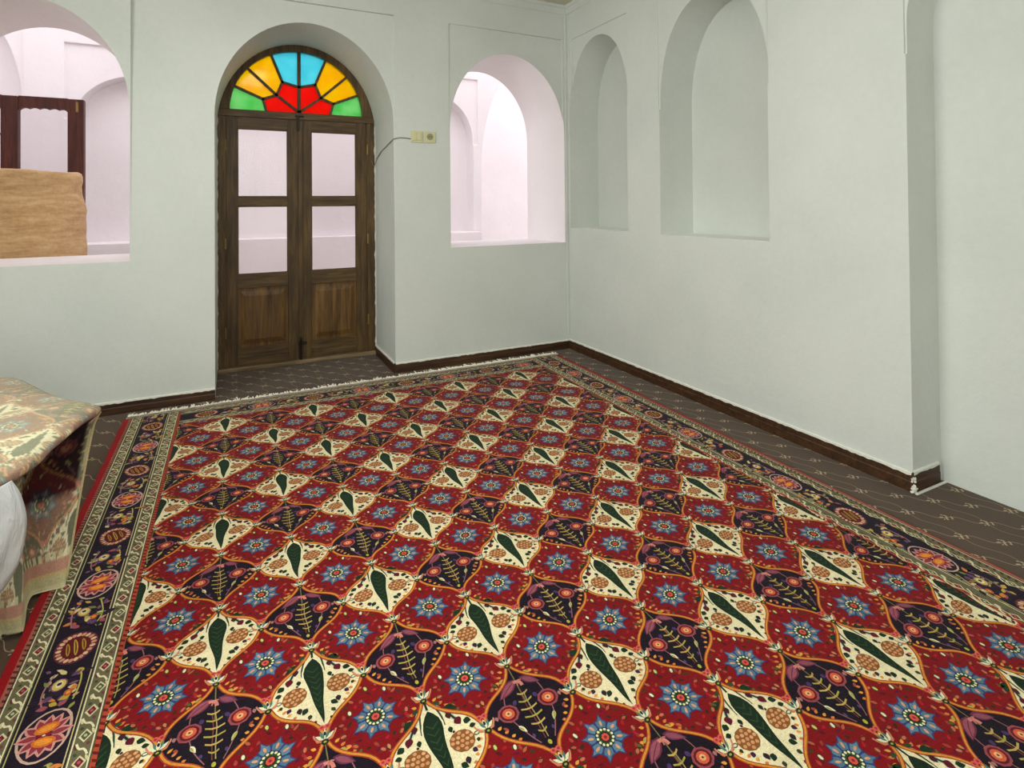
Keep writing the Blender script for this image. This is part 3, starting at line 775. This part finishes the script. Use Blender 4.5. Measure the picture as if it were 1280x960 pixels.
def melon():
    P = [(ell(0, .062, .072, .052, .25, 22), (96, 40, 50), 1)]
    for k in range(22):
        a = 2*PI*k/22; x, y = .057*math.cos(a), .041*math.sin(a); c, s = math.cos(.25), math.sin(.25)
        P.append((ell(x*c-y*s, .062+x*s+y*c, .0085, .0062, a, 6), (222, 184, 140) if k % 2 else (206, 140, 120), 3))
    P.append((ell(0, .062, .050, .035, .25, 18), (90, 18, 26), 4))
    for (oy, w, c) in ((-.018, .030, (176, 130, 44)), (0, .040, (188, 150, 56)), (.018, .030, (176, 130, 44))):
        P.append((ell(-oy*.25, .062+oy, w, .0052, .25, 12), c, 5)); P.append((ell(-oy*.25, .062+oy, w*.8, .0018, .25, 10), (70, 40, 20), 6))
    return P
def vine(seed):
    r = random.Random(seed); P = []
    for k in range(20):
        x, y = r.uniform(-.066, .066), .062+r.uniform(-.046, .046)
        c = [(190, 160, 66), (96, 66, 104), (206, 128, 60), (160, 80, 96), (120, 130, 70), (214, 196, 140)][k % 6]
        P.append((leafp(x, y, r.uniform(.022, .036), r.uniform(.007, .012), r.uniform(0, 6.28)), (40, 26, 40), 1)); P.append((leafp(x, y, r.uniform(.020, .032), r.uniform(.005, .009), r.uniform(0, 6.28)), c, 2))
    P.append((ell(.012, .072, .024, .019), (120, 80, 110), 3)); P.append((ell(.012, .072, .020, .016), (206, 180, 90), 3.5)); P.append((ell(.014, .072, .0125, .009), (226, 214, 160), 4)); P.append((ell(.015, .072, .006, .006), (30, 30, 70), 5))
    P.append((ell(-.028, .044, .013, .010), (190, 90, 50), 3)); P.append((ell(-.028, .044, .006, .005), (222, 150, 60), 4))
    for k in range(12):
        x, y = -.072+.013*k, .062+(.034 if k % 2 else -.034)+r.uniform(-.006, .006)
        P.append((leafp(x, y, r.uniform(.016, .024), .0055, r.uniform(0, 6.28)), [(150, 150, 84), (120, 84, 110), (196, 150, 120), (178, 90, 66), (206, 190, 140)][k % 5], 1))
    P += [(s, (176, 170, 90), 2) for s in stroke(bez((-.06, .03), (0, .012), (.06, .035)), .004)]
    P += [(s, (160, 110, 120), 2) for s in stroke(bez((-.06, .095), (0, .115), (.06, .09)), .004)]
    return P
def border(L, anchor, seed=0):
    """full border: w=0 at the field; total .283"""
    P = []
    P += shift(barber(L, .012, (176, 70, 44), (104, 22, 28)), 0, 0)
    P += shift(guard(L), 0, .012)
    P.append(([(0, .064), (L, .064), (L, .196), (0, .196)], (26, 16, 32), 0))
    P.append(([(0, .066), (L, .066), (L, .069), (0, .069)], (196, 180, 130), 1)); P.append(([(0, .189), (L, .189), (L, .192), (0, .192)], (176, 164, 110), 1))
    k = 0; u = anchor
    while u < L-.02:
        kind = k % 4
        if u > .03: P += shift({0: melon(), 1: vine(seed+k), 2: lotus(), 3: vine(seed+k)}[kind], u, .066, 1)
        k += 1; u += .16
    P += shift(guard(L, 1), 0, .196)
    P += shift(barber(L, .013, (160, 92, 76), (74, 40, 36)), 0, .248)
    return P
# ---------------------------------------------------------------- build the rug
FX0, FX1, FY0, FY1 = -3.118, -.618, -4.37, -.445
RUGX0, RUGX1, RUGY0, RUGY1 = -3.408, -.328, -4.64, -.178
BASEZ = .010
def warp(P):
    """the slightly out-of-square weave of the real carpet"""
    x, y = P[:, 0].copy(), P[:, 1].copy()
    s = (x-FX0)/(FX1-FX0); k = np.clip((y+3.48)/3.28, 0, 1.1)
    P[:, 0] = x+s*.088*k*np.where(s > 0, 1, 2.6)+.0022*np.sin(y*23+x*5)+.0016*np.sin(y*51)
    P[:, 1] = y+.0022*np.sin(x*19+y*4)+.0016*np.sin(x*47)
    return P
def polys_mesh(name, layers, warpf, mat, parent=None, dz=.00016):
    """layers: list of (polys, z0); each poly becomes one coloured face"""
    V = []; F = []; Cc = []
    for polys, z0 in layers:
        for qi, (q, c, l) in enumerate(polys):
            b = len(V); z = z0+l*dz+(qi % 29)*.0000054; V += [(x, y, z) for x, y in q]; F.append(list(range(b, b+len(q)))); Cc.append((*lin(c), 1))
    A = np.array(V, dtype=float); A = warpf(A)
    me = bpy.data.meshes.new(name); me.from_pydata(A.tolist(), [], F)
    at = me.color_attributes.new('yarn', 'FLOAT_COLOR', 'CORNER')
    buf = np.concatenate([np.tile(np.array(c, dtype=np.float32), len(f)) for c, f in zip(Cc, F)])
    at.data.foreach_set('color', buf); me.update()
    # faces all look up
    bm = bmesh.new(); bm.from_mesh(me)
    fl = [f for f in bm.faces if f.normal.z < 0]
    if fl: bmesh.ops.reverse_faces(bm, faces=fl)
    bm.to_mesh(me); bm.free()
    return link(name, me, mat, parent)
def mat_yarn(name, fade=0.0, fadecol=(190, 184, 150), sheen=.25):
    g = G(name); v = g.obj()
    at = g.n('ShaderNodeAttribute'); at.attribute_name = 'yarn'
    c = at.outputs['Color']
    n1 = g.noise(v, 330, 2, .6); n2 = g.noise(v, 6, 3); n3 = g.noise(g.mapped(v, (12, 240, 12)), 1.0, 2)
    if fade:
        hs = g.n('ShaderNodeHueSaturation'); hs.inputs['Saturation'].default_value = .88; g.put(hs.inputs['Color'], c)
        c = g.mix(g.math('MULTIPLY', fade, at.outputs['Alpha']), hs.outputs[0], rgba(fadecol))
    k = g.math('ADD', g.math('MULTIPLY', n1, .9), g.math('ADD', g.math('MULTIPLY', n2, .35), g.math('MULTIPLY', n3, .25)))
    k = g.math('ADD', .20, k)
    cc = g.n('ShaderNodeVectorMath', operation='SCALE'); g.put(cc.inputs[0], c); g.put(cc.inputs['Scale'], k)
    g.col(cc.outputs[0]); g.rough(.9); g.b.inputs['Specular IOR Level'].default_value = .15
    g.b.inputs['Sheen Weight'].default_value = sheen; g.b.inputs['Sheen Roughness'].default_value = .4
    g.bump(g.math('ADD', n1, n3), .5, .003); return g.m
YARN = mat_yarn('wool_pile', sheen=.06)
FIELD = field_polys(FX0, 10, -2.49, FY0, FY1)
ymin, ymax = FY0-.0, FY1+.0
FIELD = [(([(min(max(x, FX0-.03), FX1+.03), min(max(y, FY0-.03), FY1+.03)) for x, y in q]), c, l) for q, c, l in FIELD
         if any(FX0-.02 < x < FX1+.02 and FY0-.02 < y < FY1+.02 for x, y in q)]
LV = FY1-FY0; LH = FX1-FX0
B = []
bw = .261
# side borders run in y, end borders in x; corners are filled by long side borders
side = border(LV+2*bw, (-2.318-(FY0-bw)) % .64, 3)
B += [([(FX0-w, FY0-bw+u) for u, w in q], c, l) for q, c, l in side]
B += [([(FX1+w, FY0-bw+u) for u, w in q], c, l) for q, c, l in side]
end = border(LH, .14, 9)
B += [([(FX0+u, FY1+w) for u, w in q], c, l) for q, c, l in end]
B += [([(FX0+u, FY0-w) for u, w in q], c, l) for q, c, l in end]
flat = [([(RUGX0, RUGY0), (RUGX1, RUGY0), (RUGX1, RUGY1), (RUGX0, RUGY1)], RED, 0)]
# subdivide base slab edges so that it follows the warp
def grid_ring():
    e = [(RUGX0+(RUGX1-RUGX0)*k/20, RUGY0) for k in range(20)]+[(RUGX1, RUGY0+(RUGY1-RUGY0)*k/40) for k in range(40)]
    e += [(RUGX1-(RUGX1-RUGX0)*k/20, RUGY1) for k in range(20)]+[(RUGX0, RUGY1-(RUGY1-RUGY0)*k/40) for k in range(40)]
    return e
rim_ = grid_ring()
rug = polys_mesh('rug', [([(rim_, (150, 12, 22), 0)], BASEZ), (FIELD, BASEZ+.0004), (B, BASEZ+.0022)], warp, YARN)
# slab sides
bm = bmesh.new(); A = warp(np.array([(x, y, 0.0) for x, y in rim_]))
t_ = [bm.verts.new((p[0], p[1], BASEZ)) for p in A]; b_ = [bm.verts.new((p[0], p[1], .0005)) for p in A]
for i in range(len(A)): j = (i+1) % len(A); bm.faces.new((t_[i], t_[j], b_[j], b_[i]))
bm.faces.new(b_)
EDGE = mat_plain('red_selvedge', (150, 14, 26), .9, .15, 200)
from_bm('bound_edge', bm, EDGE, rug)
tag(rug, 'large red patterned carpet with cypress and star lozenges, spread flat over the brown floor', 'carpet')
# fringe at the two ends
def fringe_mesh(y, sgn, seed):
    r = random.Random(seed); bm = bmesh.new(); x = RUGX0+.02
    # woven end strip
    pr = []
    for k in range(61):
        xx = RUGX0+.012+(RUGX1-RUGX0-.016)*k/60; pr.append(xx)
    prev = None
    for xx in pr:
        row = warp(np.array([(xx, y-sgn*.002, BASEZ+.0045), (xx, y+sgn*.016, BASEZ+.003), (xx, y+sgn*.018, .001)])).tolist()
        vs = [bm.verts.new(p) for p in row]
        if prev:
            for k in range(2): bm.faces.new((prev[k], prev[k+1], vs[k+1], vs[k]))
        prev = vs
    while x < RUGX1-.005:
        w = r.uniform(.012, .018); L = r.uniform(.050, .080) if r.random() < .9 else r.uniform(.085, .11)
        lean = r.uniform(-.018, .018); n = 4; prev = None
        for i in range(n+1):
            t = i/n; px = x+lean*t*t+r.uniform(-.0015, .0015); py = y+sgn*(L*t); pz = BASEZ*1.2*(1-t)+.006+.011*abs(math.sin(t*3+x*31))*t
            ww = w*(1-.45*t)
            ring = [(px-ww/2, py, pz), (px, py, pz+.008*(1-t*.5)), (px+ww/2, py, pz), (px, py, pz-.002)]
            ring = warp(np.array(ring)).tolist(); vs = [bm.verts.new(p) for p in ring]
            if prev:
                for k in range(4): bm.faces.new((prev[k], prev[(k+1) % 4], vs[(k+1) % 4], vs[k]))
            prev = vs
        bm.faces.new(prev); x += r.uniform(.0055, .008)
    return bm
COTTON = mat_plain('undyed_cotton', (252, 240, 224), .95, .12, 120)
for y, sg in ((RUGY1, 1), (RUGY0, -1)):
    o = from_bm('fringe', fringe_mesh(y-sg*.004, sg, 5), COTTON, rug); o['kind'] = 'stuff'; o['label'] = 'cream cotton fringe'

# ---------------------------------------------------------------- pattern raster for the draped carpet
def raster(polys, x0, y0, w, h, nx, ny):
    img = np.zeros((ny, nx, 3)); dx, dy = w/nx, h/ny
    for q, c, l in sorted(polys, key=lambda t: t[2]):
        q = np.array(q); a, b = q.min(0), q.max(0)
        i0, i1 = max(0, int((a[0]-x0)/dx)), min(nx, int((b[0]-x0)/dx)+2); j0, j1 = max(0, int((a[1]-y0)/dy)), min(ny, int((b[1]-y0)/dy)+2)
        if i0 >= i1 or j0 >= j1: continue
        X, Y = np.meshgrid(x0+(np.arange(i0, i1)+.5)*dx, y0+(np.arange(j0, j1)+.5)*dy); ins = np.zeros(X.shape, bool)
        for k in range(len(q)):
            x1_, y1_ = q[k-1]; x2_, y2_ = q[k]
            if y1_ == y2_: continue
            cr = ((y1_ > Y) != (y2_ > Y)) & (X < (x2_-x1_)*(Y-y1_)/(y2_-y1_)+x1_); ins ^= cr
        img[j0:j1, i0:i1][ins] = lin(c)
    return img
TX, TY = 125, 160
unit = field_polys(-.5, 8, 0, -.96, .96)               # tree at (-.5+.25k)
tile = raster(unit, 0, -.32, .5, .64, TX*2, TY*2)
def pat(u, v):
    i = (np.floor((u % .5)/.5*TX*2)).astype(int) % (TX*2); j = (np.floor(((v+.32) % .64)/.64*TY*2)).astype(int) % (TY*2)
    return tile[j, i]

# ---------------------------------------------------------------- carpet folded over a low pile, left foreground
TOPZ = .58
key = [  # (top xy, bottom xy)
    ((-3.285, -1.77), (-3.352, -1.960)), ((-3.315, -1.90), (-3.398, -1.968)), ((-3.340, -2.05), (-3.440, -1.972)),
    ((-3.352, -2.12), (-3.440, -2.030)), ((-3.364, -2.24), (-3.416, -2.165)), ((-3.390, -2.32), (-3.450, -2.168)), ((-3.416, -2.37), (-3.490, -2.158)),
    ((-3.480, -2.49), (-3.530, -2.300)), ((-3.56, -2.63), (-3.62, -2.48)), ((-3.80, -2.80), (-3.82, -2.78)), ((-4.15, -2.78), (-4.18, -2.84)),
    ((-4.42, -2.50), (-4.47, -2.52)), ((-4.47, -2.0), (-4.53, -2.0)), ((-4.42, -1.45), (-4.47, -1.42)), ((-4.20, -1.05), (-4.22, -.98)),
    ((-3.90, -.98), (-3.90, -.93)), ((-3.775, -1.10), (-3.76, -1.06)), ((-3.683, -1.178), (-3.66, -1.17)), ((-3.513, -1.478), (-3.50, -1.55)), ((-3.39, -1.65), (-3.41, -1.80))]
NK = len(key)
def cr(p0, p1, p2, p3, t, ten=.35):
    m1 = (p2-p0)*ten; m2 = (p3-p1)*ten
    return p1*(2*t**3-3*t**2+1)+m1*(t**3-2*t*t+t)+p2*(-2*t**3+3*t*t)+m2*(t**3-t*t)
PS = 34; tops = []; bots = []
K = np.array([[*a, *b] for a, b in key])
for i in range(NK):
    for j in range(PS):
        q = cr(K[i-1], K[i], K[(i+1) % NK], K[(i+2) % NK], j/PS); tops.append(q[:2]); bots.append(q[2:])
tops = np.array(tops); bots = np.array(bots); NPER = len(tops)
cen = np.array([-3.88, -1.92]); arc = np.concatenate([[0], np.cumsum(np.linalg.norm(np.diff(tops, axis=0), axis=1))])
V = []; C_ = []
NV = 84; NR = 90
th = math.radians(8)
def topcol(x, y):
    dx, dy = -(x+3.403), -(y+2.133)
    return pat(dx*math.cos(th)-dy*math.sin(th)+40*.5, dx*math.sin(th)+dy*math.cos(th)+.32+40*.64)
def dome(x, y, k):
    return .030*(1-k**6)+.008*np.sin(x*9+y*4)*(1-k**4)+.006*np.sin(y*17-x*6)*(1-k**4)
for r in range(NR+1):                        # rings from the middle outwards
    k = r/NR*.985
    P = cen+(tops-cen)*k
    z = TOPZ+dome(P[:, 0], P[:, 1], k)-.004*max(0, (k-.97)/.015)
    V.append(np.column_stack([P, z])); C_.append(topcol(P[:, 0], P[:, 1]))
inw = (cen-tops)/np.linalg.norm(cen-tops, axis=1)[:, None]
ampk = [.010, .15, .17, .12, .05, .04, .05]+[.04]*(NK-7)
amp = np.array([ampk[i]*(1-j/PS)+ampk[(i+1) % NK]*j/PS for i in range(NK) for j in range(PS)])
for r in range(NV+1):
    t = r/NV
    z = TOPZ-.006-t*(TOPZ-.020)
    tt = max(0, (t-.05)/.95)**.8
    P = tops*(1-tt)+bots*tt
    off = -.004*math.sin(min(t/.04, 1)*PI)+(amp*min(1, max(0, t-.035)/.05)*(1-t)**.9)
    P = P+inw*np.reshape(off, (-1, 1))
    wv = .006*np.sin(arc[:NPER]*38)*math.sin(t*PI)
    P = P+inw*wv[:, None]
    h = t*TOPZ
    V.append(np.column_stack([P, np.full(NPER, z)]))
    c = pat(arc[:NPER]+20, np.full(NPER, -h+.12+20*.64)).copy()
    zb = TOPZ-h
    if zb < .13:
        if zb < .018: bc = (206, 196, 140)
        elif zb < .045: bc = (186, 176, 120)
        elif zb < .060: bc = (196, 166, 90)
        elif zb < .098: bc = (186, 96, 84)
        else: bc = None
        if bc: c[:] = lin(bc)
        else:
            zz = (np.floor(arc[:NPER]/.018) % 2 == 0); c[zz] = lin((206, 200, 150))
    C_.append(c)
rings = len(V); V = np.concatenate(V); C_ = np.concatenate(C_)
ALPHA = np.ones(len(C_))
# inner fold at the corner: shade under the rim painted in, over maroon pile
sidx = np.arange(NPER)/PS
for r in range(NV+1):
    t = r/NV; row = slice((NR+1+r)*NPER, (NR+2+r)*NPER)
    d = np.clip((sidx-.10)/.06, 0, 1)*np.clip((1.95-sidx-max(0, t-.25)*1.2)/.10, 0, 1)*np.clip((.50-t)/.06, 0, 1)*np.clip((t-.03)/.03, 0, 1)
    ALPHA[row] = .62  # less fade on the hanging sides paints in their shade
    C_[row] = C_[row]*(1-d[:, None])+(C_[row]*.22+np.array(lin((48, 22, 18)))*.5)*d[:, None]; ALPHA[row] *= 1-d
F = []
for r in range(rings-1):
    for i in range(NPER):
        j = (i+1) % NPER; F.append((r*NPER+i, (r+1)*NPER+i, (r+1)*NPER+j, r*NPER+j))
# base closing ring (slightly inside) so that the drape is a closed body
nb = len(V); base = V[-NPER:].copy(); base[:, 2] = np.where(base[:, 0] > -3.47, .0145, .001); V = np.concatenate([V, base]); C_ = np.concatenate([C_, C_[-NPER:]]); ALPHA = np.concatenate([ALPHA, np.ones(NPER)])
for i in range(NPER):
    j = (i+1) % NPER; F.append((nb-NPER+i, nb+i, nb+j, nb-NPER+j))
F.append(tuple(range(nb, nb+NPER))[::-1])
me = bpy.data.meshes.new('folded_carpet'); me.from_pydata(V.tolist(), [], F)
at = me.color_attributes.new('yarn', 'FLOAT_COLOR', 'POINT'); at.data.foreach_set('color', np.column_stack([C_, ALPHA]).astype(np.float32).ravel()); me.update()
for p in me.polygons: p.use_smooth = True
bm = bmesh.new(); bm.from_mesh(me); bmesh.ops.recalc_face_normals(bm, faces=bm.faces); bm.to_mesh(me); bm.free()
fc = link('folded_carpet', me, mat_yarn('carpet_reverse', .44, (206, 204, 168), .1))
tag(fc, 'pale reverse side of a patterned carpet draped over a low pile at the left edge', 'carpet')
# cream cord along the hanging corner fold
bm = bmesh.new(); pts = []
i0 = 0
for r in range(3, NV-2, 3): pts.append(tuple(V[(NR+1+r)*NPER+i0]+np.array([.001, -.001, 0])))
tube(bm, pts, .0042, 7); from_bm('edge_cord', bm, mat_plain('pale_cord', (186, 172, 128), .9, .15, 150), fc, True)

# white sheet hanging out from under it
g = G('white_sheet'); v = g.obj(); g.col(g.ramp(g.noise(v, 6, 4), [(.3, rgba((206, 212, 216))), (.7, rgba((232, 236, 238)))])); g.rough(.35)
g.b.inputs['Transmission Weight'].default_value = .0; g.b.inputs['Subsurface Weight'].default_value = .0
g.bump(g.noise(g.mapped(v, (14, 14, 4), (.2, .1, .3)), 2.2, 4, .6, 1.0), .5, .02)
Rk = [(-3.402, -2.345, .566), (-3.385, -2.335, .52), (-3.372, -2.330, .45), (-3.375, -2.330, .385), (-3.388, -2.33, .32), (-3.412, -2.335, .27), (-3.445, -2.35, .232)]
bm = bmesh.new(); NS, NT = 46, 40; gridv = []
for jt in range(NT+1):
    t = jt/NT*(len(Rk)-1); i = min(int(t), len(Rk)-2); f = t-i
    p = [cr(np.array(Rk[max(i-1, 0)]), np.array(Rk[i]), np.array(Rk[i+1]), np.array(Rk[min(i+2, len(Rk)-1)]), f, .5)][0]
    row = []
    for js in range(NS+1):
        s = js/NS
        L = np.array([-3.66, -2.85, p[2]+.16*(jt/NT)])
        q = p*(1-s)+L*s
        nrm = np.array([.62, -.78, 0]); w = math.sin(PI*min(1, jt/NT*1.05))
        q = q+nrm*(.016+.012*math.sin(s*PI*.9)*1.0+.010*math.sin(s*26+jt*.09)*w*min(1, s*8)+.006*math.sin(s*47-jt*.21)*w*min(1, s*8))
        row.append(bm.verts.new(q.tolist()))
    gridv.append(row)
for a, b in zip(gridv, gridv[1:]):
    for k in range(NS): bm.faces.new((a[k], a[k+1], b[k+1], b[k]))
ws = tag(from_bm('white_sheet', bm, g.m, None, True), 'crumpled white sheet hanging out from under the draped pale carpet', 'sheet')
md = ws.modifiers.new('thickness', 'SOLIDIFY'); md.thickness = .003
